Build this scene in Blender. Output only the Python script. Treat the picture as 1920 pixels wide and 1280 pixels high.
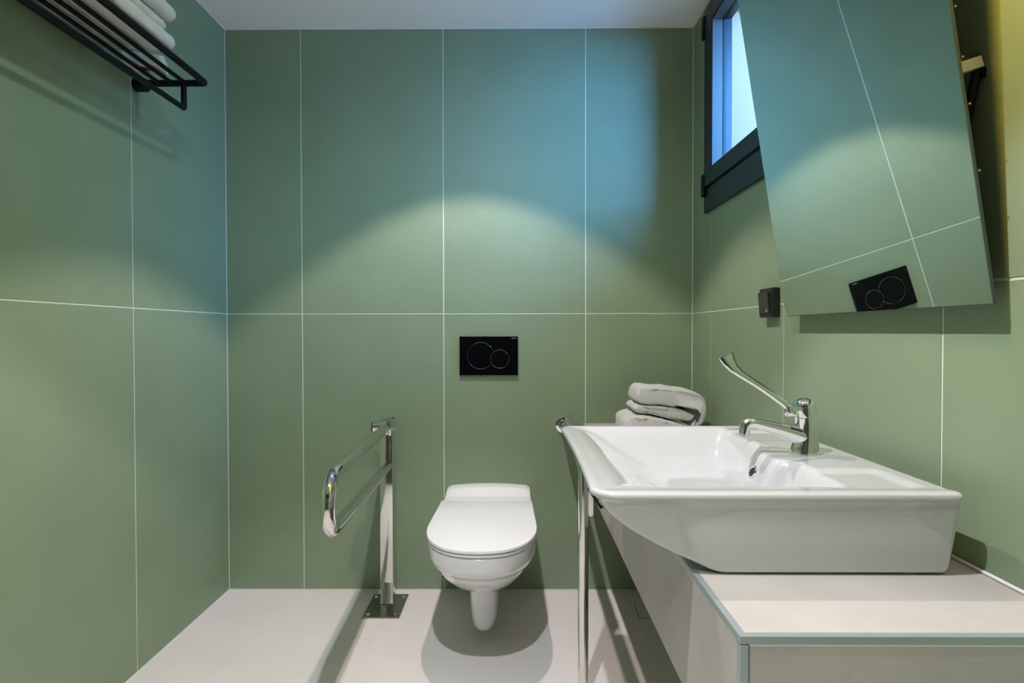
import bpy, bmesh, math, random
from mathutils import Vector, Matrix, noise
for o in list(bpy.data.objects): bpy.data.objects.remove(o)
SC = bpy.context.scene
COL = SC.collection
PI = math.pi
# ---------------------------------------------------------------- room numbers (metres)
XL, XR, D, H, H1 = -1.2243, 0.7483, 2.443, 2.375, 1.178
Y0 = -1.15
SHZ = 0.713
# ---------------------------------------------------------------- camera
def cam_setup():
    f, yaw, pitch, roll, cz = 1081.416, -0.00584, -0.01589, -0.00095, 1.09833
    cy, sy, cp, sp = math.cos(yaw), math.sin(yaw), math.cos(pitch), math.sin(pitch)
    w = Vector((sy*cp, cy*cp, sp)); r = Vector((cy, -sy, 0)); u = r.cross(w)
    c, s = math.cos(roll), math.sin(roll)
    r2 = c*r + s*u; u2 = -s*r + c*u
    M = Matrix((r2, u2, -w)).transposed().to_4x4(); M.translation = Vector((0, 0, cz))
    cd = bpy.data.cameras.new('camera'); co = bpy.data.objects.new('camera', cd); COL.objects.link(co)
    co.matrix_world = M
    cd.sensor_width = 36; cd.sensor_fit = 'HORIZONTAL'; cd.lens = f/1920*36; cd.clip_start = 0.01
    SC.camera = co
cam_setup()
# ---------------------------------------------------------------- world, lights, exposure
def world_setup():
    w = bpy.data.worlds.new('world'); SC.world = w; w.use_nodes = True
    nt = w.node_tree; nt.nodes.clear()
    tc = nt.nodes.new('ShaderNodeTexCoord'); sx = nt.nodes.new('ShaderNodeSeparateXYZ')
    rp = nt.nodes.new('ShaderNodeValToRGB'); bg = nt.nodes.new('ShaderNodeBackground'); out = nt.nodes.new('ShaderNodeOutputWorld')
    nt.links.new(tc.outputs['Generated'], sx.inputs[0]); nt.links.new(sx.outputs['Z'], rp.inputs[0])
    rp.color_ramp.elements[0].position = 0.0; rp.color_ramp.elements[0].color = (0.55, 0.75, 1, 1)
    rp.color_ramp.elements[1].position = 0.8; rp.color_ramp.elements[1].color = (0.12, 0.34, 1, 1)
    nt.links.new(rp.outputs[0], bg.inputs[0]); bg.inputs[1].default_value = 1.5
    nt.links.new(bg.outputs[0], out.inputs[0])
world_setup()
def lamp(name, kind, loc, target, power, color, **kw):
    l = bpy.data.lights.new(name, kind); l.energy = power; l.color = color
    for k, v in kw.items(): setattr(l, k, v)
    o = bpy.data.objects.new(name, l); COL.objects.link(o); o.location = loc
    d = Vector(target) - Vector(loc); o.rotation_euler = d.to_track_quat('-Z', 'Y').to_euler()
    return o
SPOTS = [(-0.18, 0.62), (-0.18, 1.75), (-0.18, -0.51)]  # last one is added behind the camera for frontal light on the basin
for (sx_, sy_), pw, pc, sw in zip(SPOTS, (88, 70, 66), ((0.93, 0.87, 1.0), (1.0, 0.85, 0.80), (0.96, 1.0, 0.93)), (25, 1.0, 0.5)):
    lamp('spot_light', 'SPOT', (sx_, sy_, H-0.012), (sx_, sy_, 0), pw, pc, spot_size=math.radians(93.5), spot_blend=0.20, shadow_soft_size=0.016)
    lamp('spill_light', 'SPOT', (sx_, sy_, H-0.014), (sx_, sy_, 0), sw, (0.74, 1.0, 0.98), spot_size=math.radians(168), spot_blend=0.35, shadow_soft_size=0.016)
# daylight falling through the window from the sky outside
lamp('window_daylight', 'AREA', (1.38, 1.40, 2.22), (0.60, 2.02, 1.92), 124, (0.115, 0.41, 1.0), shape='RECTANGLE', size=0.95, size_y=0.7)
# added warm light out of view, tinting the upper right wall yellow
lamp('warm_wall_fill', 'AREA', (0.10, 0.66, H-0.05), (0.748, 0.60, 2.02), 12.8, (1.0, 0.60, 0.11), shape='DISK', size=0.14, spread=math.radians(92))
SC.cycles.sample_clamp_indirect = 4.0
vs = SC.view_settings
vs.view_transform = 'Standard'; vs.look = 'None'; vs.gamma = 1; vs.use_curve_mapping = False; vs.exposure = 0.0

# ---------------------------------------------------------------- materials
def srgb(r, g, b):
    f = lambda c: c/12.92 if c <= 0.04045 else ((c+0.055)/1.055)**2.4
    return (f(r/255), f(g/255), f(b/255), 1)
def mat(name, col, rough=0.5, metal=0.0, bump=0.0, bscale=30, var=0.0, vscale=4, rvar=0.0, coat=0.0, stretch=(1, 1, 1), spec=None, det=4):
    m = bpy.data.materials.new(name); m.use_nodes = True; nt = m.node_tree
    b = nt.nodes['Principled BSDF']
    b.inputs['Base Color'].default_value = col; b.inputs['Roughness'].default_value = rough; b.inputs['Metallic'].default_value = metal
    if coat: b.inputs['Coat Weight'].default_value = coat; b.inputs['Coat Roughness'].default_value = 0.04
    if spec is not None: b.inputs['Specular IOR Level'].default_value = spec
    geo = nt.nodes.new('ShaderNodeNewGeometry'); mp = nt.nodes.new('ShaderNodeMapping'); mp.inputs['Scale'].default_value = stretch
    nt.links.new(geo.outputs['Position'], mp.inputs[0])
    if var or rvar:
        n = nt.nodes.new('ShaderNodeTexNoise'); n.inputs['Scale'].default_value = vscale; n.inputs['Detail'].default_value = 5
        nt.links.new(mp.outputs[0], n.inputs['Vector'])
        if var:
            r = nt.nodes.new('ShaderNodeMapRange'); r.inputs[1].default_value = 0.3; r.inputs[2].default_value = 0.7
            r.inputs[3].default_value = 1-var; r.inputs[4].default_value = 1+var
            nt.links.new(n.outputs[0], r.inputs[0])
            mx = nt.nodes.new('ShaderNodeVectorMath'); mx.operation = 'SCALE'; mx.inputs[0].default_value = col[:3]
            nt.links.new(r.outputs[0], mx.inputs['Scale']); nt.links.new(mx.outputs[0], b.inputs['Base Color'])
        if rvar:
            r = nt.nodes.new('ShaderNodeMapRange'); r.inputs[1].default_value = 0.3; r.inputs[2].default_value = 0.7
            r.inputs[3].default_value = rough-rvar; r.inputs[4].default_value = rough+rvar
            nt.links.new(n.outputs[0], r.inputs[0]); nt.links.new(r.outputs[0], b.inputs['Roughness'])
    if bump:
        n = nt.nodes.new('ShaderNodeTexNoise'); n.inputs['Scale'].default_value = bscale; n.inputs['Detail'].default_value = det
        nt.links.new(mp.outputs[0], n.inputs['Vector'])
        bp = nt.nodes.new('ShaderNodeBump'); bp.inputs['Strength'].default_value = bump; bp.inputs['Distance'].default_value = 0.01
        nt.links.new(n.outputs[0], bp.inputs['Height']); nt.links.new(bp.outputs[0], b.inputs['Normal'])
    return m
M = {}
PLCOL = (0.50, 0.27, 0.15, 1)
M['tile'] = mat('green_tile', srgb(131, 149, 120), 0.42, bump=0.10, bscale=22, var=0.035, vscale=5, rvar=0.05, det=8)
M['grout'] = mat('pale_grout', srgb(205, 214, 200), 0.8)
M['floor'] = mat('floor_tile', srgb(226, 220, 216), 0.5, bump=0.05, bscale=60, var=0.03, vscale=3)
M['floor_grout'] = mat('floor_grout', srgb(222, 214, 206), 0.8)
M['ceiling'] = mat('ceiling_paint', srgb(248, 247, 248), 0.9, bump=0.03, bscale=80)
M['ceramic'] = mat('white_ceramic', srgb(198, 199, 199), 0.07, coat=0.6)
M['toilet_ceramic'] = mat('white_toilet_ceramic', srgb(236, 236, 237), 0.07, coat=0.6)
M['low_bounce'] = mat('dark_low_bounce_wall', srgb(70, 68, 64), 0.7)  # unseen front wall, darkened to cut bounced ambient light
M['seat'] = mat('white_seat_plastic', srgb(240, 240, 241), 0.16)
M['chrome'] = mat('chrome', (0.86, 0.86, 0.87, 1), 0.045, 1.0)
M['steel'] = mat('polished_steel', (0.72, 0.70, 0.68, 1), 0.07, 1.0)
M['plate'] = mat('dull_steel', (0.50, 0.50, 0.47, 1), 0.16, 1.0, rvar=0.06, vscale=30)
M['rust'] = mat('rusty_screw', srgb(150, 100, 70), 0.6, 0.4)
M['black'] = mat('black_metal', srgb(9, 10, 14), 0.5, spec=0.2)
M['gloss_black'] = mat('gloss_black', (0.002, 0.002, 0.003, 1), 0.05, spec=0.25)
M['ring'] = mat('dark_chrome_ring', (0.4, 0.4, 0.42, 1), 0.12, 1.0)
M['frame'] = mat('anthracite_aluminium', srgb(26, 33, 38), 0.4)
M['frame_dark'] = mat('black_gasket', srgb(12, 13, 15), 0.5)
M['reveal'] = mat('glazing_bead_alu', srgb(66, 60, 56), 0.4)
M['plaster'] = mat('exterior_plaster', PLCOL, 0.9, bump=0.05, bscale=60)
M['mirror'] = mat('mirror_silver', (0.86, 0.90, 0.87, 1), 0.0, 1.0)
M['mirror_edge'] = mat('mirror_edge', srgb(62, 76, 68), 0.35)
M['dull_brass'] = mat('dull_brass', srgb(120, 112, 88), 0.5, 0.3)
M['white_paint'] = mat('white_powder_coat', srgb(226, 222, 208), 0.5)
M['towel'] = mat('terry_towel', srgb(244, 242, 240), 0.95, bump=0.8, bscale=420, var=0.04, vscale=60, det=3)
M['bench'] = mat('beige_stone_tile', srgb(184, 178, 173), 0.5, bump=0.06, bscale=70, var=0.06, vscale=9)
M['trim'] = mat('satin_aluminium_trim', srgb(178, 188, 190), 0.35, 0.55)
M['switch'] = mat('black_plastic', srgb(34, 35, 36), 0.38)
M['switch_rocker'] = mat('dark_grey_plastic', srgb(52, 53, 53), 0.42)
M['mark'] = mat('grey_marking', srgb(175, 175, 175), 0.5)
M['sealant'] = mat('white_sealant', srgb(226, 224, 218), 0.5)
M['card'] = mat('white_card', srgb(225, 226, 224), 0.7)
M['brown'] = mat('brown_print', srgb(112, 82, 58), 0.7)
M['dark'] = mat('dark_hole', (0.01, 0.01, 0.01, 1), 0.6)
def glass_mat():
    m = bpy.data.materials.new('window_glass'); m.use_nodes = True; nt = m.node_tree; nt.nodes.clear()
    o = nt.nodes.new('ShaderNodeOutputMaterial'); mx = nt.nodes.new('ShaderNodeMixShader'); t = nt.nodes.new('ShaderNodeBsdfTransparent')
    g = nt.nodes.new('ShaderNodeBsdfGlossy'); g.inputs['Roughness'].default_value = 0.02; lw = nt.nodes.new('ShaderNodeLayerWeight'); lw.inputs[0].default_value = 0.15; fr = nt.nodes.new('ShaderNodeMath'); fr.operation = 'MULTIPLY'; fr.inputs[1].default_value = 0.25; nt.links.new(lw.outputs['Facing'], fr.inputs[0])
    t.inputs[0].default_value = (0.95, 0.98, 1, 1)
    nt.links.new(fr.outputs[0], mx.inputs[0]); nt.links.new(t.outputs[0], mx.inputs[1]); nt.links.new(g.outputs[0], mx.inputs[2]); nt.links.new(mx.outputs[0], o.inputs[0])
    return m
M['glass'] = glass_mat()
def emis_mat(name, col, s):
    m = bpy.data.materials.new(name); m.use_nodes = True; b = m.node_tree.nodes['Principled BSDF']
    b.inputs['Base Color'].default_value = (0.8, 0.8, 0.8, 1); b.inputs['Emission Color'].default_value = col; b.inputs['Emission Strength'].default_value = s
    return m
M['led'] = emis_mat('lit_downlight', (1, 0.93, 0.85, 1), 14)

# ---------------------------------------------------------------- mesh helpers
def link(name, bm, material, parent=None, smooth=False, angle=None, mods=()):
    me = bpy.data.meshes.new(name)
    bmesh.ops.recalc_face_normals(bm, faces=bm.faces[:])
    bm.to_mesh(me); bm.free()
    mats = material if isinstance(material, (list, tuple)) else [material]
    for x in mats: me.materials.append(x)
    if smooth or angle:
        me.polygons.foreach_set('use_smooth', [True]*len(me.polygons))
        if angle: me.set_sharp_from_angle(angle=math.radians(angle))
    o = bpy.data.objects.new(name, me); COL.objects.link(o)
    if parent is not None: o.parent = parent; o.matrix_parent_inverse = parent.matrix_basis.inverted() if parent.type == 'EMPTY' else Matrix()
    return o
def thing(name, label, cat, loc, group=None):
    o = bpy.data.objects.new(name, None); COL.objects.link(o); o.location = loc; o.empty_display_size = 0.05
    o['label'] = label; o['category'] = cat
    if group: o['group'] = group
    return o
def tag(o, label, cat, group=None):
    o['label'] = label; o['category'] = cat
    if group: o['group'] = group
    return o
def structure(name, bm, m):
    o = link(name, bm, m); o['kind'] = 'structure'; return o
def box(bm, x0, x1, y0, y1, z0, z1, bev=0.0, seg=2, mi=0):
    r = bmesh.ops.create_cube(bm, size=1.0)
    vs_ = r['verts']
    bmesh.ops.scale(bm, vec=(x1-x0, y1-y0, z1-z0), verts=vs_)
    bmesh.ops.translate(bm, vec=((x0+x1)/2, (y0+y1)/2, (z0+z1)/2), verts=vs_)
    fs = set(f for v in vs_ for f in v.link_faces)
    for f in fs: f.material_index = mi
    if bev > 0:
        es = list(set(e for v in vs_ for e in v.link_edges))
        r2 = bmesh.ops.bevel(bm, geom=es, offset=bev, segments=seg, affect='EDGES', profile=0.5)
    return vs_
def bx(x0, x1, y0, y1, z0, z1, bev=0.0, seg=2):
    bm = bmesh.new(); box(bm, x0, x1, y0, y1, z0, z1, bev, seg); return bm
def tube(bm, pts, r, n=16, cap=True, radii=None, squash=None):
    """sweep a circle (or ellipse) along a polyline"""
    P = [Vector(p) for p in pts]; rings = []
    t0 = (P[1]-P[0]).normalized()
    up = Vector((0, 0, 1)) if abs(t0.z) < 0.9 else Vector((0, 1, 0))
    nrm = (up - t0*up.dot(t0)).normalized()
    for i, p in enumerate(P):
        if i == 0: t = (P[1]-P[0])
        elif i == len(P)-1: t = (P[-1]-P[-2])
        else: t = (P[i+1]-P[i]).normalized() + (P[i]-P[i-1]).normalized()
        t.normalize(); nrm = (nrm - t*nrm.dot(t)).normalized(); b = t.cross(nrm)
        rr = radii[i] if radii else r
        ra, rb = (rr*squash[i][0], rr*squash[i][1]) if squash else (rr, rr)
        rings.append([bm.verts.new(p + nrm*math.cos(2*PI*k/n)*ra + b*math.sin(2*PI*k/n)*rb) for k in range(n)])
    for a, b_ in zip(rings, rings[1:]):
        for k in range(n): bm.faces.new((a[k], a[(k+1) % n], b_[(k+1) % n], b_[k]))
    if cap:
        bm.faces.new(rings[0][::-1]); bm.faces.new(rings[-1])
def arcpts(c, r, a0, a1, n, ax='yz'):
    out = []
    for i in range(n+1):
        a = a0+(a1-a0)*i/n; u, v = r*math.cos(a), r*math.sin(a)
        if ax == 'yz': out.append((c[0], c[1]+u, c[2]+v))
        elif ax == 'xz': out.append((c[0]+u, c[1], c[2]+v))
        else: out.append((c[0]+u, c[1]+v, c[2]))
    return out
def lathe(bm, prof, axis_o, axis_d, n=32):
    """prof: list of (t along axis, radius)"""
    o = Vector(axis_o); d = Vector(axis_d).normalized()
    a = d.orthogonal().normalized(); b = d.cross(a); rings = []
    for t, r in prof:
        if r < 1e-6: rings.append([bm.verts.new(o+d*t)])
        else: rings.append([bm.verts.new(o+d*t+(a*math.cos(2*PI*k/n)+b*math.sin(2*PI*k/n))*r) for k in range(n)])
    for A, B in zip(rings, rings[1:]):
        for k in range(n):
            k2 = (k+1) % n
            if len(A) == 1 and len(B) == 1: continue
            if len(A) == 1: bm.faces.new((A[0], B[k2], B[k]))
            elif len(B) == 1: bm.faces.new((A[k], A[k2], B[0]))
            else: bm.faces.new((A[k], A[k2], B[k2], B[k]))
    if len(rings[0]) > 1: bm.faces.new(rings[0][::-1])
    if len(rings[-1]) > 1: bm.faces.new(rings[-1])
def loft(bm, rings, cap0=True, cap1=True):
    R_ = [[bm.verts.new(p) for p in r] for r in rings]; n = len(R_[0])
    for A, B in zip(R_, R_[1:]):
        for k in range(n): bm.faces.new((A[k], A[(k+1) % n], B[(k+1) % n], B[k]))
    if cap0: bm.faces.new(R_[0][::-1])
    if cap1: bm.faces.new(R_[-1])
def sstep(x, a=0.0, b=1.0):
    t = max(0.0, min(1.0, (x-a)/(b-a))); return t*t*(3-2*t)

# ================================================================= SETTING
GAP = 0.0022     # half joint width
TH = 0.008       # tile thickness
def rect_minus(r, h):
    """r, h = (u0,u1,v0,v1); list of rectangles of r outside h"""
    u0, u1, v0, v1 = r; a0, a1, b0, b1 = h
    if a0 >= u1 or a1 <= u0 or b0 >= v1 or b1 <= v0: return [r]
    out = []
    if a0 > u0: out.append((u0, a0, v0, v1))
    if a1 < u1: out.append((a1, u1, v0, v1))
    m0, m1 = max(u0, a0), min(u1, a1)
    if b0 > v0: out.append((m0, m1, v0, b0))
    if b1 < v1: out.append((m0, m1, b1, v1))
    return out
def tile_wall(name, us, vs_, make, hole=None, parent=None):
    for (u0, u1) in zip(us, us[1:]):
        for (v0, v1) in zip(vs_, vs_[1:]):
            rect = (u0+GAP, u1-GAP, v0+GAP, v1-GAP)
            rs = rect_minus(rect, hole) if hole else [rect]
            bm = bmesh.new()
            for r in rs:
                a = make(*r); box(bm, *a, bev=0.0006 if len(rs) == 1 else 0, seg=1)
            link('tile', bm, M['tile'], parent)
# back wall: visible tile face at y = D
wb = structure('wall_back', bx(XL-0.15, XR+0.0, D+0.0012, D+0.15, 0, H+0.0), M['grout'])
XJ = [XL, -0.9032, -0.3032, 0.2968, XR]
tile_wall('t', XJ, [0, H1, H], lambda a, b, c, d: (a, b, D, D+TH, c, d), parent=wb)
# left wall
wl = structure('wall_left', bx(XL-0.15, XL-0.0012, Y0, D+0.0012, 0, H), M['grout'])
YL = [D, 1.8441, 1.2441, 0.6441, 0.0441, -0.5559, Y0][::-1]
tile_wall('t', YL, [0, H1, H], lambda a, b, c, d: (XL-TH, XL, a, b, c, d), parent=wl)
# right wall with the window opening
WY0, WY1, WZ0, WZ1 = 1.56, 2.266, 1.562, 2.346
bm = bmesh.new()
X2 = 0.985
for r in rect_minus((Y0, D+0.15, 0, H), (WY0+0.01, WY1-0.01, WZ0+0.01, WZ1-0.01)):
    box(bm, XR+0.0012, X2, r[0], r[1], r[2], r[3])
wr = structure('wall_right', bm, M['grout'])
YR = [D, 2.2153, 1.6153, 1.0153, 0.4153, -0.1847, -0.7847, Y0][::-1]
tile_wall('t', YR, [0, H1, H], lambda a, b, c, d: (XR, XR+TH, a, b, c, d), hole=(WY0, WY1, WZ0, WZ1), parent=wr)
wf = structure('wall_front', bx(XL-0.15, X2, Y0-0.12, Y0, 0, H), M['low_bounce'])
structure('ceiling', bx(XL-0.15, X2, Y0-0.12, D+0.15, H, H+0.12), M['ceiling'])
fl = structure('floor', bx(XL-0.15, X2, Y0-0.12, D+0.15, -0.15, -0.0008), M['floor_grout'])
FX = [XL, -0.512, 0.468, XR]; FY = [Y0, 0.117, 1.087, 2.057, D]
for u0, u1 in zip(FX, FX[1:]):
    for v0, v1 in zip(FY, FY[1:]):
        link('tile', bx(u0+0.0012, u1-0.0012, v0+0.0012, v1-(0.0012 if v1 < D else 0.004), -TH, 0, 0.0005, 1), M['floor'], fl)
# white silicone lines where walls meet floor and each other
def trim_line(i, *b):
    structure('trim_%d' % i, bx(*b), M['sealant'])
trim_line(1, XL, XR, D-0.0035, D+0.001, 0.0, 0.0035)
trim_line(2, XL-0.001, XL+0.003, Y0, D-0.0035, 0.0, 0.003)
trim_line(3, XL-0.001, XL+0.0016, D-0.0022, D+0.001, 0.0035, H)
trim_line(4, XR-0.0022, XR+0.001, D-0.0022, D+0.001, 0.0035, H)
trim_line(5, XL+0.0016, XR-0.0022, D-0.0025, D+0.001, H-0.0030, H)
trim_line(6, XL-0.001, XL+0.0025, Y0, D-0.0025, H-0.0030, H)

# ---------------------------------------------------------------- window
def window():
    w = bpy.data.objects.new('window_1', None); COL.objects.link(w); w.location = (XR, (WY0+WY1)/2, WZ0); w['kind'] = 'structure'
    FXI = XR-0.012          # inner face of the fixed frame
    def ring(bm, x0, x1, y0, y1, z0, z1, ty0, ty1, tz0, tz1, bev=0.0015):
        box(bm, x0, x1, y0, y0+ty0, z0, z1, bev, 1); box(bm, x0, x1, y1-ty1, y1, z0, z1, bev, 1)
        box(bm, x0, x1, y0+ty0, y1-ty1, z0, z0+tz0, bev, 1); box(bm, x0, x1, y0+ty0, y1-ty1, z1-tz1, z1, bev, 1)
    bm = bmesh.new(); ring(bm, FXI, XR+0.075, WY0, WY1, WZ0, WZ1, 0.03, 0.022, 0.088, 0.022)
    link('outer_frame', bm, M['frame'], w)
    S = (WY0+0.034, WY1-0.026, WZ0+0.094, WZ1-0.025)
    bm = bmesh.new(); ring(bm, FXI-0.008, XR+0.058, S[0], S[1], S[2], S[3], 0.062, 0.077, 0.060, 0.060, 0.003)
    link('sash', bm, M['frame'], w)
    bm = bmesh.new(); ring(bm, XR-0.006, XR+0.03, S[0]-0.003, S[1]+0.003, S[2]-0.005, S[3]+0.003, 0.01, 0.01, 0.01, 0.01, 0)
    link('gasket', bm, M['frame_dark'], w)
    g = (S[0]+0.062, S[1]-0.077, S[2]+0.060, S[3]-0.060)
    bm = bmesh.new(); ring(bm, XR-0.016, XR+0.024, g[0], g[1], g[2], g[3], 0.003, 0.003, 0.003, 0.003, 0)
    link('glazing_bead', bm, M['reveal'], w)
    bm = bmesh.new(); ring(bm, XR+0.024, XR+0.034, g[0], g[1], g[2], g[3], 0.006, 0.006, 0.006, 0.006, 0)
    link('glass_seal', bm, M['frame_dark'], w)
    link('pane', bx(XR+0.030, XR+0.036, g[0]+0.002, g[1]-0.002, g[2]+0.002, g[3]-0.002), M['glass'], w)
    # exterior reveal lining
    bm = bmesh.new(); ring(bm, XR+0.075, X2+0.002, WY0+0.0, WY1, WZ0+0.0, WZ1, 0.014, 0.014, 0.014, 0.014, 0)
    link('exterior_reveal', bm, M['plaster'], w)
    # handle on the opening stile
    hb = link('handle', bx(FXI-0.022, FXI-0.008, S[0]+0.014, S[0]+0.048, 1.92, 1.99, 0.004), M['frame'], w)
    bm = bmesh.new(); ym = S[0]+0.031
    tube(bm, [(FXI-0.018, ym, 1.965), (FXI-0.045, ym, 1.965)], 0.010, 14)
    box(bm, FXI-0.062, FXI-0.045, ym-0.011, ym+0.011, 1.80, 1.978, 0.004)
    link('handle_grip', bm, M['frame'], hb)
    for z in (WZ0+0.06, WZ1-0.12):
        bm = bmesh.new(); box(bm, FXI-0.014, FXI-0.001, WY1-0.030, WY1-0.006, z, z+0.085, 0.003)
        hg = link('hinge', bm, M['black'], w)
        bm = bmesh.new(); lathe(bm, [(0, 0.0), (0, 0.003), (0.002, 0.003), (0.002, 0.0)], (FXI-0.0145, WY1-0.018, z+0.016), (-1, 0, 0), 10)
        link('screw', bm, M['steel'], hg)
window()

# ---------------------------------------------------------------- tiled bench under the basin
BX0, BY0, BZ0 = 0.285, 0.727, 0.495
def bench():
    t = thing('tiled_bench', 'long beige tiled bench along the right wall carrying the white basin', 'bench', (XR, 1.5, BZ0))
    link('core', bx(BX0+0.009, XR-0.001, BY0+0.009, D-0.001, BZ0+0.005, SHZ-0.009), M['floor_grout'], t)
    J = 1.683
    e = 0.009; g = 0.001
    # top tiles
    for a, b in ((BY0+e, J-g), (J+g, D-0.002)):
        link('tile', bx(BX0+e, XR-0.004, a, b, SHZ-0.009, SHZ, 0.0005, 1), M['bench'], t)
    for a, b in ((BY0+e+0.003, J-g), (J+g, D-0.002)):
        link('tile', bx(BX0, BX0+0.009, a, b, BZ0+0.001, SHZ-0.012, 0.0005, 1), M['bench'], t)
        link('tile', bx(BX0+0.012, XR-0.002, a, b, BZ0-0.004, BZ0+0.005, 0.0005, 1), M['bench'], t)
    link('tile', bx(BX0+0.012, XR-0.002, BY0, BY0+0.009, BZ0, SHZ-0.012, 0.0005, 1), M['bench'], t)
    # aluminium edge profiles
    for b in ((BX0-0.001, BX0+e, BY0-0.001, D-0.002, SHZ-0.0105, SHZ+0.0006), (BX0+e, XR-0.001, BY0-0.001, BY0+e, SHZ-0.0105, SHZ+0.0006),
              (BX0-0.001, BX0+0.0105, BY0-0.001, BY0+0.0095, BZ0, SHZ-0.0115)):
        link('edge_trim', bx(*b, bev=0.0008, seg=1), M['trim'], t)
    for b in ((BX0-0.0004, BX0+0.0085, BY0+0.0095, D-0.002, SHZ-0.0125, SHZ-0.0105), (BX0+0.0115, XR-0.002, BY0-0.0004, BY0+0.0085, SHZ-0.0125, SHZ-0.0105)):
        link('joint_line', bx(*b), M['sealant'], t)
    bm = bmesh.new(); box(bm, XR-0.006, XR-0.0005, BY0, D-0.002, SHZ, SHZ+0.006, 0.002, 1)
    link('wall_sealant', bm, M['sealant'], t, True, 40)
bench()

# ---------------------------------------------------------------- wash basin
RX0, RX1, RY0, RY1, RZ = 0.119, 0.702, 0.896, 1.560, 0.845
def smin(vals, k=16.0):
    return -math.log(sum(math.exp(-k*v) for v in vals))/k
def basin_z(x, y):
    bulge = 0.032*sstep(0.075-abs(y-1.19), 0.0, 0.03)
    far = (RY1-0.028-y)/0.085
    near = (y-(RY0+0.052))/0.085
    front = (x-0.168)/0.17
    back = (0.552-bulge-x)/0.050
    s = smin([far, near, front, back, 1.0], 9)
    s = max(-0.6, s)
    d = sstep(s, -0.08, 1.02)
    z = RZ - 0.078*d
    # gentle fall to the drain
    dx, dy = x-0.36, y-1.2
    z -= 0.012*math.exp(-(dx*dx+dy*dy)/0.02)*d
    # raised bead along the front and the two sides, low soap ledges beside the tap deck
    e = min(x-RX0, y-RY0, RY1-y)
    z += 0.0020*math.exp(-((e-0.016)/0.014)**2)
    for yc in (1.00, 1.42):
        q = sstep(0.075-abs(y-yc), 0.0, 0.03)*sstep(x, 0.50, 0.57)*sstep(0.675-x, 0.0, 0.03)
        z -= 0.005*q*(1-d)
    return z
def basin():
    t = thing('wash_basin', 'wide white ceramic wash basin standing on the beige tiled bench', 'basin', (0.5, 1.22, SHZ))
    NX, NY = 110, 120
    bm = bmesh.new()
    cx, cy, hx, hy = (RX0+RX1)/2, (RY0+RY1)/2, (RX1-RX0)/2, (RY1-RY0)/2
    def warp(u, v, ins=0.0, rf=0.045, rb=0.012):
        Hx, Hy = hx-ins, hy-ins
        px, py = u*Hx, v*Hy
        r = rf if px < 0 else rb
        a, b = (abs(px)-(Hx-r))/r, (abs(py)-(Hy-r))/r
        if a > 0 and b > 0:
            a2, b2 = a*math.sqrt(1-b*b/2), b*math.sqrt(1-a*a/2)
            px = math.copysign(Hx-r+a2*r, px); py = math.copysign(Hy-r+b2*r, py)
        # front edge is very slightly waisted
        x, y = cx+px, cy+py
        if px < 0: x += 0.010*(px/hx)*(1-(py/hy)**2)*-1*0.6
        return x, y
    def us(n): return [math.sin(PI/2*(2*i/n-1))*0.35+(2*i/n-1)*0.65 for i in range(n+1)]
    U, V = us(NX), us(NY)
    top = [[None]*(NY+1) for _ in range(NX+1)]
    for i, u in enumerate(U):
        for j, v in enumerate(V):
            x, y = warp(u, v, 0.006)
            top[i][j] = bm.verts.new((x, y, basin_z(x, y)))
    for i in range(NX):
        for j in range(NY): bm.faces.new((top[i][j], top[i+1][j], top[i+1][j+1], top[i][j+1]))
    idx = [(i, 0) for i in range(NX)] + [(NX, j) for j in range(NY)] + [(i, NY) for i in range(NX, 0, -1)] + [(0, j) for j in range(NY, 0, -1)]
    def zb(x):       # underside height
        if x > 0.335: return SHZ+0.0006
        s = (0.335-x)/(0.335-0.119)
        return SHZ + 0.112*(0.62*s + 0.38*s*s) * sstep(s, -0.15, 0.25) + 0.002*s
    loops = [[top[i][j] for i, j in idx]]
    R = 0.009
    # (inset, height below rim or fraction of side)
    prof = [(0.0035, ('r', 0.0005)), (0.0012, ('r', 0.0025)), (0.0, ('r', 0.006)), (0.0003, ('r', 0.011)), (0.0016, ('r', 0.0145)), (0.0024, ('r', 0.017)), (0.0035, ('s', 0.12)), (0.0075, ('s', 0.5)), (0.0125, ('s', 0.9)), (0.0150, ('s', 0.965)), (0.023, ('s', 1.0))]
    for ins, (k, h) in prof:
        L = []
        for i, j in idx:
            x, y = warp(U[i], V[j], ins)
            ov = 0.007*sstep(0.38-x, 0.0, 0.24)*sstep(h if k == 'r' else 1, 0.009, 0.017)
            x, y = warp(U[i], V[j], ins+ov*(1 if ins < 0.02 else 0))
            zt = basin_z(*warp(U[i], V[j], 0.006))
            lip = zt-0.017
            z_und = zb(x)
            if k == 'r': z = zt-h
            else: z = lip+(min(lip-0.002, z_und)-lip)*h
            L.append(bm.verts.new((x, y, z)))
        loops.append(L)
    for A, B in zip(loops, loops[1:]):
        n = len(A)
        for k in range(n): bm.faces.new((A[k], A[(k+1) % n], B[(k+1) % n], B[k]))
    # underside grid
    last = loops[-1]; pos = {ij: last[k] for k, ij in enumerate(idx)}
    bot = [[None]*(NY+1) for _ in range(NX+1)]
    for i in range(NX+1):
        for j in range(NY+1):
            if (i, j) in pos: bot[i][j] = pos[(i, j)]
            else:
                x, y = warp(U[i], V[j], 0.023); zt = basin_z(x, y)
                bot[i][j] = bm.verts.new((x, y, min(zb(x), RZ-0.017-0.002)))
    for i in range(NX):
        for j in range(NY): bm.faces.new((bot[i][j+1], bot[i+1][j+1], bot[i+1][j], bot[i][j]))
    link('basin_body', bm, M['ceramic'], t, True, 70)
    # overflow ring on the face below the tap deck
    oc = Vector((0.520, 1.205, 0.806)); od = Vector((-1, 0, 0.45)).normalized()
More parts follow.
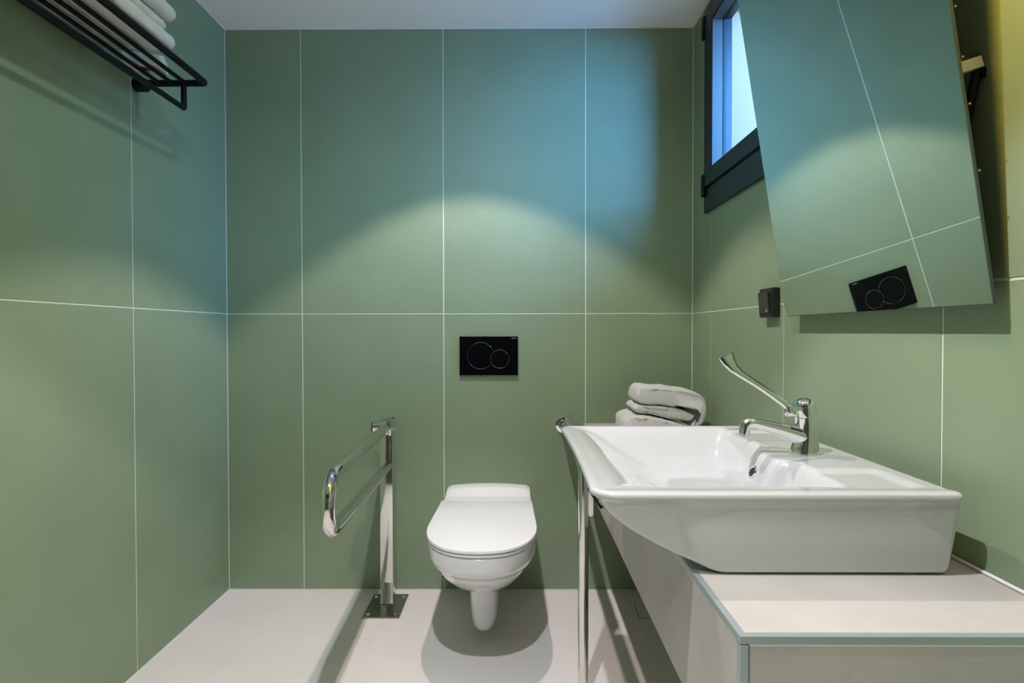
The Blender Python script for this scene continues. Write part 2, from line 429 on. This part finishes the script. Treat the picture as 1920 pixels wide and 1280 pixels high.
    # push the ring on to the ceramic surface
    best = min((abs(basin_z(0.44+0.001*i, oc.y)-0.806), 0.44+0.001*i) for i in range(120))
    oc.x = best[1]
    e = 0.002; gz = (basin_z(oc.x+e, oc.y)-basin_z(oc.x-e, oc.y))/(2*e); od = Vector((-gz, 0, 1)).normalized()
    bm = bmesh.new(); lathe(bm, [(-0.002, 0.013), (0.0015, 0.013), (0.0028, 0.0115), (0.0018, 0.0095), (-0.004, 0.009)], oc, od, 32)
    rg = link('overflow_ring', bm, M['chrome'], t, True, 50)
    bm = bmesh.new(); lathe(bm, [(-0.001, 0.0), (-0.001, 0.0092), (0.0012, 0.0090), (0.0012, 0.0)], oc, od, 24)
    link('overflow_hole', bm, M['dark'], rg)
    # drain
    dc = (0.36, 1.2, basin_z(0.36, 1.2))
    bm = bmesh.new(); lathe(bm, [(-0.004, 0.031), (0.001, 0.031), (0.003, 0.028), (0.002, 0.012), (0.0035, 0.0)], dc, (0, 0, 1), 32)
    link('drain_cap', bm, M['chrome'], t, True, 50)
    # black support lever below the front edge
    bm = bmesh.new()
    tube(bm, [(0.154, 1.2, 0.774), (0.181, 1.2, 0.733)], 0.0055, 12)
    link('bracket_bar', bm, M['black'], t, True, 50)['label'] = 'short black bar under the front lip'
basin()

# ---------------------------------------------------------------- mixer tap with long lever
def tap():
    x, y, z = 0.603, 1.2, basin_z(0.603, 1.2)
    t = thing('mixer_tap', 'chrome mixer tap with long medical lever on the basin deck', 'tap', (x, y, z))
    rings = []
    # body: flared foot, leaning slightly towards the bowl
    prof = [(0.000, 0.0275, 0.0255, 0.0), (0.004, 0.0275, 0.0255, 0.0), (0.012, 0.0262, 0.0242, 0.0005), (0.030, 0.0240, 0.0222, 0.001),
            (0.050, 0.0226, 0.0212, 0.0015), (0.068, 0.0220, 0.0212, 0.001), (0.076, 0.0218, 0.0212, 0.000)]
    for h, a, b, dx in prof:
        rings.append([(x+dx+a*math.cos(2*PI*k/36)*(1.12 if math.cos(2*PI*k/36) < 0 and h < 0.03 else 1), y+b*math.sin(2*PI*k/36), z-0.0005+h) for k in range(36)])
    bm = bmesh.new(); loft(bm, rings); link('tap_body', bm, M['chrome'], t, True, 50)
    # spout
    P = [(x-0.004, y, z+0.036), (x-0.026, y, z+0.044), (x-0.050, y, z+0.051), (x-0.078, y, z+0.058), (x-0.102, y, z+0.064), (x-0.116, y, z+0.0655), (x-0.124, y, z+0.060), (x-0.126, y, z+0.050)]
    RR = [0.021, 0.0185, 0.0140, 0.0118, 0.0110, 0.0112, 0.0115, 0.0112]
    bm = bmesh.new(); tube(bm, P, 0.01, 20, radii=RR); sp = link('spout', bm, M['chrome'], t, True, 60)
    bm = bmesh.new(); lathe(bm, [(0, 0.0108), (0.009, 0.0108), (0.010, 0.0098), (0.012, 0.0098), (0.012, 0.007), (0.008, 0.0)], (x-0.126, y, z+0.051), (-0.08, 0, -1), 24)
    link('aerator', bm, M['chrome'], sp, True, 40)
    # cartridge head: ring and dome
    bm = bmesh.new()
    lathe(bm, [(0, 0.0195), (0.003, 0.0195), (0.004, 0.0222), (0.018, 0.0228), (0.028, 0.0218), (0.035, 0.0185), (0.0395, 0.0125), (0.0415, 0.006), (0.042, 0)], (x, y, z+0.075), (-0.10, 0, 1), 36)
    hd = link('tap_head', bm, M['chrome'], t, True, 50)
    # long lever: socket on the head, slim flat rod, upturned paddle
    bm = bmesh.new()
    box(bm, x-0.042, x-0.018, y-0.009, y+0.009, z+0.078, z+0.103, 0.005, 3)
    link('lever_socket', bm, M['chrome'], hd, True, 50)
    P = [(x-0.030, y, z+0.080), (x-0.034, y, z+0.096), (x-0.046, y, z+0.106), (x-0.075, y, z+0.127), (x-0.105, y, z+0.1475), (x-0.134, y, z+0.166), (x-0.149, y, z+0.178), (x-0.159, y, z+0.192), (x-0.1655, y, z+0.205)]
    S = [(0.9, 1.3), (0.8, 1.5), (0.62, 1.5), (0.6, 1.35), (0.6, 1.35), (0.62, 1.5), (0.6, 2.0), (0.5, 2.7), (0.4, 3.2)]
    bm = bmesh.new(); tube(bm, P, 0.0052, 18, squash=S); lv = link('lever', bm, M['chrome'], t, True, 60)
tap()

# ---------------------------------------------------------------- toilet
TX = -0.113
def dshape(hw, yf, yb, z, k=2.35, n=28, wb=None):
    """plan outline: straight sides at the back, rounded front"""
    wb = hw if wb is None else wb
    L = min(0.245, (yb-yf)*0.62); ym = yf+L
    P = []
    P.append((TX-wb, yb, z)); P.append((TX-(wb*0.6+hw*0.4), yb-(yb-ym)*0.45, z))
    for i in range(n+1):
        a = PI - PI*i/n
        c, s = math.cos(a), math.sin(a)
        P.append((TX+math.copysign(abs(c)**(2/k), c)*hw, ym-abs(s)**(2/k)*L, z))
    P.append((TX+(wb*0.6+hw*0.4), yb-(yb-ym)*0.45, z)); P.append((TX+wb, yb, z))
    return P
def toilet():
    t = thing('wall_hung_toilet', 'white wall-hung toilet with closed lid below the black flush plate', 'toilet', (TX, D, 0.08))
    YB = D-0.0005
    secs = [(0.4125, 0.178, 1.740, 0.174), (0.4145, 0.181, 1.734, 0.176), (0.410, 0.184, 1.730, 0.178), (0.372, 0.181, 1.733, 0.176), (0.350, 0.175, 1.742, 0.172), (0.342, 0.168, 1.752, 0.166), (0.338, 0.163, 1.760, 0.163),
            (0.322, 0.159, 1.774, 0.159), (0.295, 0.151, 1.802, 0.151), (0.262, 0.135, 1.850, 0.136), (0.235, 0.114, 1.900, 0.118), (0.215, 0.090, 1.940, 0.098), (0.200, 0.062, 1.972, 0.08)]
    bm = bmesh.new(); loft(bm, [dshape(hw, yf, YB, z, wb=w2) for z, hw, yf, w2 in secs])
    link('bowl', bm, M['toilet_ceramic'], t, True, 45)
    # outlet foot hanging below the bowl
    rings = []
    for z, hw, yf, yb in ((0.225, 0.063, 1.945, YB), (0.200, 0.058, 1.962, YB), (0.170, 0.056, 1.972, YB), (0.120, 0.053, 1.976, YB-0.02), (0.090, 0.050, 1.980, YB-0.05), (0.068, 0.045, 1.988, YB-0.09), (0.055, 0.037, 2.000, YB-0.14), (0.046, 0.024, 2.02, YB-0.20), (0.043, 0.010, 2.05, YB-0.25)):
        P = []
        for i in range(32):
            a = 2*PI*i/32; c, s = math.cos(a), math.sin(a)
            P.append((TX+math.copysign(abs(c)**0.8, c)*hw, (yf+yb)/2+math.copysign(abs(s)**0.5, s)*(yb-yf)/2, z))
        rings.append(P)
    bm = bmesh.new(); loft(bm, rings); link('outlet_foot', bm, M['toilet_ceramic'], t, True, 50)
    # raised back ledge behind the lid
    bm = bmesh.new(); rings = []
    n = 24
    for j, (yy, zz, w) in enumerate(((2.262, 0.413, 0.168), (2.262, 0.425, 0.168), (2.272, 0.428, 0.169), (2.320, 0.430, 0.172), (2.350, 0.433, 0.173), (2.378, 0.442, 0.173), (2.400, 0.447, 0.173), (YB, 0.448, 0.172))):
        R1 = []
        for i in range(n+1):
            u = -1+2*i/n
            arch = (1-u*u)*0.010 if zz > 0.44 else 0
            drop = 0.006*max(0, abs(u)-0.93)/0.07
            R1.append((TX+u*w, yy, zz+arch-drop))
        for i in range(n, -1, -1):
            u = -1+2*i/n; R1.append((TX+u*w, yy+0.0, 0.408))
        rings.append(R1)
    loft(bm, rings); link('back_ledge', bm, M['toilet_ceramic'], t, True, 40)
    # seat ring and lid
    def slab(z0, z1, hw, yf, yb, e, wb):
        return [dshape(hw-e, yf+e, yb-e, z0, wb=wb-e), dshape(hw, yf, yb, z0+e, wb=wb), dshape(hw, yf, yb, z1-e, wb=wb), dshape(hw-e*0.4, yf+e*0.4, yb-e*0.4, z1-e*0.3, wb=wb-e*0.4), dshape(hw-e*1.4, yf+e*1.4, yb-e*1.4, z1, wb=wb-e*1.4)]
    bm = bmesh.new(); loft(bm, slab(0.4175, 0.4268, 0.184, 1.726, 2.245, 0.002, 0.176)); link('seat', bm, M['seat'], t, True, 40)
    bm = bmesh.new(); loft(bm, slab(0.4298, 0.4405, 0.1855, 1.722, 2.250, 0.0022, 0.177)); link('lid', bm, M['seat'], t, True, 40)
    for s in (-1, 1):
        bm = bmesh.new(); lathe(bm, [(0, 0), (0, 0.009), (0.034, 0.009), (0.034, 0)], (TX+s*0.085-0.017, 2.256, 0.428), (1, 0, 0), 16)
        link('hinge', bm, M['chrome'], t, True, 40)
toilet()

# ---------------------------------------------------------------- flush plate
def flush():
    x0, x1, z0, z1 = -0.236, 0.0105, 0.917, 1.081
    yf = D-0.013
    t = thing('flush_plate', 'glossy black dual flush plate with two round buttons on the green back wall', 'flush plate', ((x0+x1)/2, D, z0))
    link('cover_plate', bx(x0, x1, yf, D-0.0002, z0, z1, 0.0015, 2), M['gloss_black'], t)
    for nm, cx, cz, r in (('large_button', -0.1464, 1.0000, 0.0560), ('small_button', -0.0655, 0.9860, 0.0385)):
        bm = bmesh.new(); lathe(bm, [(-0.001, 0.0), (-0.001, r), (0.0012 + (0.0006 if r < 0.05 else 0), r), (0.0022+(0.0006 if r < 0.05 else 0), r-0.0012), (0.0022+(0.0006 if r < 0.05 else 0), 0.0)], (cx, yf, cz), (0, -1, 0), 56)
        b = link(nm, bm, M['gloss_black'], t, True, 30)
        bm = bmesh.new()
        pts = [(cx+(r+0.0002)*math.cos(2*PI*k/64), yf-0.0014-(0.0006 if r < 0.05 else 0), cz+(r+0.0002)*math.sin(2*PI*k/64)) for k in range(65)]
        tube(bm, pts, 0.0008, 6, cap=False); link('button_ring', bm, M['ring'], b, True, 60)
    cu = bpy.data.curves.new('lettering', 'FONT'); cu.body = 'GEBERIT'; cu.size = 0.0052; cu.extrude = 0.0002; cu.align_x = 'RIGHT'; cu.space_character = 1.15
    o = bpy.data.objects.new('tmp', cu); COL.objects.link(o)
    dg = bpy.context.evaluated_depsgraph_get(); me = bpy.data.meshes.new_from_object(o.evaluated_get(dg)); COL.objects.unlink(o); bpy.data.objects.remove(o)
    me.materials.clear(); me.materials.append(M['mark'])
    l = bpy.data.objects.new('lettering', me); COL.objects.link(l); l.parent = t
    l.matrix_parent_inverse = t.matrix_basis.inverted()
    l.matrix_basis = Matrix.Translation((x1-0.006, yf-0.0003, z1-0.0095)) @ Matrix.Rotation(PI/2, 4, 'X')
flush()

# ---------------------------------------------------------------- fold-down grab rail on a floor post (left)
def grab_post():
    t = thing('floor_grab_rail', 'polished steel fold-down grab rail on a floor post left of the toilet', 'grab rail', (-0.518, 2.29, 0))
    link('base_plate', bx(-0.591, -0.446, 2.193, 2.392, 0.0, 0.006, 0.002, 2), M['plate'], t)
    PX0, PX1, PY0, PY1 = -0.5445, -0.4925, 2.300, 2.352
    link('post', bx(PX0, PX1, PY0, PY1, 0.006, 0.742, 0.003, 2), M['steel'], t, True, 40)
    link('weld_seam', bx(PX0-0.003, PX1+0.003, PY0-0.003, PY1+0.003, 0.0055, 0.010, 0.0015, 1), M['plate'], t)
    for i, (bx_, by_) in enumerate(((-0.575, 2.365), (-0.463, 2.365), (-0.572, 2.215), (-0.466, 2.215), (-0.518, 2.262))):
        bm = bmesh.new(); lathe(bm, [(0, 0.0075), (0.003, 0.0070), (0.0055, 0.004), (0.006, 0)] if i < 4 else [(0, 0.005), (0.003, 0.004), (0.004, 0)], (bx_, by_, 0.0058), (0, 0, 1), 16)
        o = link('bolt', bm, M['rust'] if i == 3 else M['chrome'], t, True, 50)
        if i == 3: o['label'] = 'rusty brown bolt head'
    # hinge bracket: side cheek, barrel and pin
    bm = bmesh.new(); box(bm, PX1-0.010, PX1+0.002, PY0-0.035, PY1+0.002, 0.690, 0.752, 0.003, 2); box(bm, PX0, PX1+0.001, PY0-0.002, PY1+0.002, 0.738, 0.752, 0.003, 2)
    link('hinge_bracket', bm, M['steel'], t, True, 40)
    bm = bmesh.new(); lathe(bm, [(0, 0), (0, 0.021), (0.002, 0.023), (0.056, 0.023), (0.058, 0.021), (0.058, 0)], (-0.562, 2.272, 0.725), (1, 0, 0), 28)
    hb = link('hinge_barrel', bm, M['steel'], t, True, 40)
    bm = bmesh.new(); lathe(bm, [(0, 0), (0, 0.021), (0.003, 0.021), (0.003, 0)], (-0.5655, 2.272, 0.725), (1, 0, 0), 28)
    link('hinge_end_ring', bm, M['frame_dark'], hb)
    bm = bmesh.new(); lathe(bm, [(0, 0), (0, 0.003), (0.012, 0.003), (0.012, 0.006), (0.017, 0.006), (0.017, 0)], (-0.4905, 2.270, 0.716), (1, 0, 0), 14)
    link('hinge_pin', bm, M['chrome'], hb, True, 40)
    # U shaped tube, splayed a little towards the toilet
    r = 0.0182
    def xx(y): return -0.513 + (2.3-y)/0.80*0.034
    P = [(xx(2.268), 2.268, 0.722), (xx(1.9), 1.9, 0.724), (xx(1.56), 1.56, 0.726)]
    for i in range(1, 16):
        a = PI/2 + PI*i/16; y = 1.525+0.072*math.cos(a); zz = 0.6515+0.0745*math.sin(a); P.append((xx(y), y, zz))
    P += [(xx(1.56), 1.56, 0.577), (xx(1.9), 1.9, 0.572), (xx(2.31), 2.31, 0.562)]
    bm = bmesh.new(); tube(bm, P, r, 24); link('rail', bm, M['steel'], t, True, 60)
    bm = bmesh.new(); box(bm, -0.532, -0.498, 2.286, 2.301, 0.690, 0.712, 0.003, 2); link('stop_block', bm, M['steel'], t, True, 40)
grab_post()

# ---------------------------------------------------------------- wall rail with a leg, right of the toilet
def grab_wall():
    x, y = 0.203, 1.72
    t = thing('wall_grab_rail', 'bent chrome support rail from the back wall down to the floor before the basin', 'grab rail', (x, D, 0))
    bm = bmesh.new(); lathe(bm, [(0, 0), (0, 0.036), (0.003, 0.036), (0.008, 0.033), (0.010, 0.022), (0.016, 0.020), (0.016, 0)], (x, D, 0.706), (0, -1, 0), 36)
    link('wall_flange', bm, M['chrome'], t, True, 40)
    r = 0.0155; R = 0.055
    P = [(x, D-0.012, 0.706), (x, 2.1, 0.706), (x, y+R, 0.706)]
    for i in range(1, 10):
        a = PI/2+PI/2*i/10; P.append((x-0.0, y+R+R*math.cos(a), 0.706-R+R*math.sin(a)))
    P += [(x, y, 0.706-R), (x, y, 0.35), (x, y, 0.006)]
    bm = bmesh.new(); tube(bm, P, r, 24); link('tube', bm, M['steel'], t, True, 60)
    bm = bmesh.new(); lathe(bm, [(0, 0), (0, 0.034), (0.004, 0.034), (0.007, 0.030), (0.007, 0)], (x, y, 0.0), (0, 0, 1), 32)
    link('floor_flange', bm, M['chrome'], t, True, 40)
    # rounded catch tab hanging behind the leg
    bm = bmesh.new()
    o = [(x+0.021-0.006*math.cos(a), y+0.045, 0.546+0.010*math.sin(a)) for a in [PI+PI*i/8 for i in range(9)]]
    prof = [(0.018, 0.655), (0.018, 0.546)] + [(0.026-0.008*math.cos(a), 0.546-0.009*math.sin(a)) for a in [PI*i/8 for i in range(1, 8)]] + [(0.034, 0.546), (0.034, 0.655)]
    loft(bm, [[(x+a, y+0.030, b) for a, b in prof], [(x+a, y+0.036, b) for a, b in prof]])
    box(bm, x-0.004, x+0.030, y+0.002, y+0.032, 0.628, 0.640, 0.002, 1)
    link('catch_tab', bm, M['steel'], t)
grab_wall()

# ---------------------------------------------------------------- tilted mirror
def mirror():
    t = thing('tilting_mirror', 'large frameless mirror tilted forward over the wash basin', 'mirror', (0.7300, 1.2, 1.14))
    y0, y1 = 0.867, 1.531
    B = Vector((0.715, 0, 1.1395)); ang = math.atan2(0.715-0.613, 1.78-1.1395)
    ang = math.radians(9.0)
    L = 1.0
    up = Vector((-math.sin(ang), 0, math.cos(ang))); nb = Vector((math.cos(ang), 0, math.sin(ang)))  # nb: towards the wall
    def slab(ya, yb, s0, s1, d0, d1, bev=0):
        bm = bmesh.new(); box(bm, 0, 1, 0, 1, 0, 1)
        for v in bm.verts:
            s = s0+(s1-s0)*v.co.z; d = d0+(d1-d0)*v.co.x; y = ya+(yb-ya)*v.co.y
            v.co = B+up*s+nb*d; v.co.y = y
        if bev: bmesh.ops.bevel(bm, geom=bm.edges[:], offset=bev, segments=1, affect='EDGES')
        return bm
    link('mirror_glass', slab(y0+0.0015, y1-0.0015, 0.0015, L-0.0015, 0.0, 0.003), M['mirror'], t)
    link('frame', slab(y0, y1, 0, L, 0.0003, 0.0050, 0.0003), M['mirror_edge'], t)
    link('back_panel', slab(y0+0.05, y1-0.05, 0.03, L-0.03, 0.0050, 0.020), M['black'], t)
    for s in (0.20, 0.30, 0.37, 0.445, 0.475, 0.53, 0.60):
        p = B+up*s+nb*0.0075; bm = bmesh.new(); lathe(bm, [(0, 0), (0, 0.0018), (0.0015, 0.0018), (0.0022, 0)], (p.x, y0, p.z), (0, -1, 0), 10)
        link('screw', bm, M['dull_brass'], t, True)
    # tilt arms to the wall, one near each edge
    for i, ya in enumerate((0.93, 1.46)):
        s = 0.36
        bm = bmesh.new(); p0 = B+up*s+nb*0.008; da = Vector((math.cos(0.30), 0, math.sin(0.30))); dn = Vector((-da.z, 0, da.x))
        la = (XR-0.004-p0.x)/da.x
        box(bm, 0, 1, 0, 1, 0, 1)
        for v in bm.verts:
            q = p0+da*(la*v.co.x)+dn*(0.017*v.co.z); q.y = ya-0.004+0.014*v.co.y; v.co = q
        link('tilt_arm', bm, M['white_paint'], t)['label'] = 'cream white tilt arm'
        a = p0+da*(la-0.006)-dn*0.004; b = B+up*(s-0.17)+nb*0.020
        bm = bmesh.new(); tube(bm, [(a.x, ya+0.006, a.z), (b.x, ya+0.006, b.z)], 0.007, 10); link('brace', bm, M['black'], t, True, 50)
        bm = bx(XR-0.006, XR-0.0003, ya-0.004, ya+0.012, a.z-0.012, a.z+0.004, 0.001, 1); link('wall_bracket', bm, M['black'], t)
    for ya in (0.95, 1.44):
        bm = bmesh.new(); tube(bm, [(0.722, ya-0.02, 1.165), (0.722, ya+0.02, 1.165)], 0.007, 12); box(bm, 0.722, XR-0.0003, ya-0.014, ya+0.014, 1.158, 1.172, 0.001, 1)
        link('pivot', bm, M['black'], t, True, 40)
mirror()

# ---------------------------------------------------------------- light switch
def switch():
    y0, y1, z0, z1 = 1.636, 1.722, 1.141, 1.225
    t = thing('light_switch', 'square black light switch on the green right wall beside the mirror', 'light switch', (XR, (y0+y1)/2, z0))
    link('surround', bx(XR-0.022, XR-0.0002, y0, y1, z0, z1, 0.0015, 2), M['switch'], t)
    m = 0.0115
    bm = bmesh.new(); box(bm, XR-0.030, XR-0.020, y0+m, y1-m, z0+m, z1-m, 0.001, 1)
    for v in bm.verts:
        if v.co.x < XR-0.026: v.co.x += -0.003*(v.co.z-(z0+z1)/2)/0.04
    rk = link('rocker', bm, M['switch_rocker'], t)
    bm = bmesh.new(); v = [bm.verts.new((XR-0.0300+0.0015, y0+m+0.008+a, z0+m+0.004+b)) for a, b in ((0, 0), (0.006, 0), (0.002, 0.010))]
    w = [bm.verts.new(q.co+Vector((-0.0012, 0, 0))) for q in v]
    bm.faces.new(w); bm.faces.new(v[::-1])
    for k in range(3): bm.faces.new((v[k], v[(k+1) % 3], w[(k+1) % 3], w[k]))
    link('indicator_mark', bm, M['mark'], rk)
switch()

# ---------------------------------------------------------------- towel helper
def towel_mesh(poly, y0, y1, seed, amp=0.0016, r=0.006, ny=26):
    """closed cross-section in x,z swept along y, edges rounded, surface ruffled"""
    P = [Vector((a, b)) for a, b in poly]
    # resample
    n = 180; seg = [(P[(i+1) % len(P)]-P[i]).length for i in range(len(P))]; tot = sum(seg); Q = []
    for k in range(n):
        d = tot*k/n; i = 0
        while d > seg[i]: d -= seg[i]; i += 1
        Q.append(P[i].lerp(P[(i+1) % len(P)], d/seg[i]))
    for _ in range(4): Q = [(Q[i-1]+Q[i]*2+Q[(i+1) % n])/4 for i in range(n)]
    area = sum(Q[i].x*Q[(i+1) % n].y-Q[(i+1) % n].x*Q[i].y for i in range(n))
    sg = 1 if area > 0 else -1
    N = []
    for i in range(n):
        t = (Q[(i+1) % n]-Q[i-1]).normalized(); N.append(Vector((t.y, -t.x))*sg)
    rings = []
    ys = [(0, r), (0.12*r, r*0.45), (0.4*r, r*0.14), (r, 0)] + [(r+(y1-y0-2*r)*j/ny, 0) for j in range(1, ny)] + [(y1-y0-r, 0), (y1-y0-0.4*r, r*0.14), (y1-y0-0.12*r, r*0.45), (y1-y0, r)]
    for dy, ins in ys:
        ring = []
        for i in range(n):
            p = Q[i]-N[i]*ins
            v = Vector((p.x, y0+dy, p.y))
            d = noise.noise(v*22+Vector((seed, 0, 0)))*amp*1.6 + noise.noise(v*95+Vector((0, seed, 0)))*amp*0.8
            ring.append((v.x+N[i].x*d, v.y+noise.noise(v*30+Vector((seed, 9, 0)))*0.002, v.z+N[i].y*d))
        rings.append(ring)
    bm = bmesh.new(); loft(bm, rings)
    bmesh.ops.triangulate(bm, faces=[f for f in bm.faces if len(f.verts) > 4])
    return bm
def ribbon(path, th):
    """closed outline of a thick ribbon following path (x,z)"""
    P = [Vector(p) for p in path]; A, B = [], []
    for i, p in enumerate(P):
        t = (P[min(i+1, len(P)-1)]-P[max(i-1, 0)]).normalized(); n = Vector((-t.y, t.x))
        A.append(p+n*th/2); B.append(p-n*th/2)
    e1 = P[-1]+(P[-1]-P[-2]).normalized()*th*0.42; e0 = P[0]+(P[0]-P[1]).normalized()*th*0.42
    return [tuple(v) for v in A+[e1]+B[::-1]+[e0]]

# ---------------------------------------------------------------- towels on the bench
def bench_towels():
    y0, y1 = 2.10, 2.29
    G = 'folded white towels on the bench'
    zb = SHZ+0.001
    K = 0.001961
    def cv(pp, dz=-0.006): return [((px+3*max(0, 1-(px-1166)/140)-968)*K, max(SHZ+0.0035, 1.098-(py-622)*K+dz)) for px, py in pp]
    low = [(1166, 806), (1167, 784), (1173, 778), (1184, 773), (1205, 773), (1240, 779), (1262, 785.5), (1275, 791), (1284, 802), (1287, 808), (1283, 813), (1270, 816), (1184, 816), (1170, 813)]
    o = link('folded_towel', towel_mesh(cv(low), y0-0.004, y1, 3, 0.0022, 0.014), M['towel'], None, True)
    tag(o, 'folded white towel lying flat on the bench under the rolled one', 'towel', G)
    outer = [(1193, 738), (1197, 725), (1206, 719), (1225, 722), (1270, 725.5), (1300, 730), (1312, 734), (1320, 745), (1324, 760), (1323, 775), (1316, 788), (1307, 795), (1299, 797.5), (1294, 794.5), (1298, 789), (1305, 782), (1309, 773), (1305, 764), (1290, 761), (1260, 757), (1230, 753), (1200, 753), (1194, 749)]
    inner = [(1188, 761), (1193, 755), (1205, 754.5), (1230, 755), (1262, 759.5), (1292, 764), (1303, 768), (1304, 775), (1297, 783), (1288, 785), (1272, 782), (1245, 779), (1215, 772), (1195, 769), (1189, 767)]
    t = thing('folded_towel', 'thick white towel with a rolled fold, on top of the flat folded towel', 'towel', (0.56, 2.2, 0.80), G)
    link('outer_fold', towel_mesh(cv(outer), y0, y1-0.004, 8, 0.0024, 0.007), M['towel'], t, True)
    link('inner_fold', towel_mesh(cv(inner), y0+0.002, y1-0.006, 13, 0.0020, 0.010), M['towel'], t, True)
bench_towels()

# ---------------------------------------------------------------- wall rack with towels (left wall)
RKZ = 1.90
def rack():
    t = thing('towel_rack', 'black metal slatted towel rack high on the left wall', 'towel rack', (XL, 1.5, RKZ))
    ye, ys = 1.862, 1.05
    xo, xi = -0.995, -1.186
    r = 0.0105
    # outer hoop
    P = [(xi, ys, RKZ), (xi, ye-0.012, RKZ), (xi+0.004, ye-0.003, RKZ), (xi+0.012, ye, RKZ), (xo-0.012, ye, RKZ), (xo-0.004, ye-0.003, RKZ), (xo, ye-0.012, RKZ), (xo, ys+0.012, RKZ), (xo-0.004, ys+0.003, RKZ), (xo-0.012, ys, RKZ), (xi, ys, RKZ)]
    bm = bmesh.new(); tube(bm, P, r, 14); link('outer_frame', bm, M['black'], t, True, 60)
    for x in (-1.143, -1.103, -1.060):
        bm = bmesh.new(); tube(bm, [(x, ys, RKZ), (x, ye, RKZ)], 0.0065, 10); link('slat', bm, M['black'], t, True, 60)
    # hanging rail below
    xb, zb = -1.066, 1.820
    P = [(xb, ye, RKZ-0.004), (xb, ye, zb+0.004), (xb, ye-0.004, zb), (xb, ys+0.004, zb), (xb, ys, zb+0.004), (xb, ys, RKZ-0.004)]
    bm = bmesh.new(); tube(bm, P, 0.0088, 12); link('towel_bar', bm, M['black'], t, True, 60)
    for y in (1.866, 1.09):
        bm = bmesh.new(); lathe(bm, [(0, 0), (0, 0.021), (0.034, 0.021), (0.040, 0.017), (0.040, 0)], (XL+0.0002, y, RKZ-0.004), (1, 0, 0), 24)
        link('wall_mount', bm, M['black'], t, True, 40)
rack()
def rack_towels():
    G = 'white towels stacked on the wall rack'
    names = ['bottom towel of the stack on the wall rack', 'second white towel from the bottom on the wall rack', 'third white towel from the bottom on the wall rack', 'fourth white towel up, cut by the top of the photo', 'fifth white towel, topmost of the rack stack']
    z = RKZ+0.0125
    for i, th in enumerate((0.043, 0.034, 0.043, 0.038, 0.042)):
        xo = (-0.980, -0.996, -0.978, -0.992, -0.985)[i]; ye = (1.680, 1.662, 1.680, 1.665, 1.675)[i]
        xi = -1.205
        h = th*0.5; c = z+h
        # rounded fold facing the room
        poly = [(xi, z+0.004), (xi, z+th-0.004)] + [(xo-h+h*math.cos(a), c+h*math.sin(a)) for a in [PI/2-PI*k/10 for k in range(11)]]
        o = link('folded_towel', towel_mesh(poly, 1.06, ye, 20+i*7, 0.0016, 0.010, 30), M['towel'], None, True)
        tag(o, 'white ' + names[i] if i == 0 else names[i], 'towel', G)
        z += th+0.0030
rack_towels()
def soap_box():
    t = thing('soap_packet', 'small white packet with brown oval print at the end of the wall rack', 'packet', (-1.13, 1.78, RKZ))
    a = math.radians(22)
    M4 = Matrix.Translation((-1.140, 1.785, RKZ+0.0115)) @ Matrix.Rotation(a, 4, 'Z')
    bm = bmesh.new(); box(bm, -0.055, 0.055, -0.036, 0.036, 0, 0.034, 0.002, 1); bm.transform(M4); link('wrapper', bm, M['card'], t)
    bm = bmesh.new()
    lathe(bm, [(-0.0004, 0), (-0.0004, 0.018), (0.0003, 0.018), (0.0003, 0)], (0, 0, 0), (0, 0, 1), 28)
    bmesh.ops.scale(bm, vec=(1.25, 0.7, 1), verts=bm.verts[:]); bm.transform(M4); link('oval_print', bm, M['brown'], t)
soap_box()

# ---------------------------------------------------------------- floor drain cover, ceiling lamps
def drain():
    t = thing('floor_drain_cover', 'small square tiled drain cover in the floor under the bench', 'drain cover', (0.525, 2.255, 0))
    link('cover_tile', bx(0.478, 0.572, 2.206, 2.304, 0.0, 0.0012, 0.0004, 1), M['floor'], t)
    bm = bmesh.new()
    for b in ((0.4755, 0.478, 2.2035, 2.3065), (0.572, 0.5745, 2.2035, 2.3065), (0.478, 0.572, 2.2035, 2.206), (0.478, 0.572, 2.304, 2.3065)):
        box(bm, *b, 0.0, 0.0006)
    link('frame', bm, M['dark'], t)
drain()
for i, (x, y) in enumerate(SPOTS):
    t = thing('ceiling_downlight', ['round white recessed downlight in the ceiling above the basin', 'round white recessed downlight in the ceiling before the toilet', 'added round white recessed downlight in the ceiling behind the camera'][i], 'ceiling light', (x, y, H), 'recessed ceiling downlights')
    bm = bmesh.new(); lathe(bm, [(0, 0.034), (0, 0.045), (0.003, 0.046), (0.004, 0.044), (0.003, 0.034)], (x, y, H), (0, 0, -1), 36)
    link('trim_ring', bm, M['white_paint'], t, True, 40)
    bm = bmesh.new(); lathe(bm, [(0, 0), (0, 0.033), (0.001, 0.033), (0.001, 0)], (x, y, H), (0, 0, -1), 32); link('lens', bm, M['led'], t)
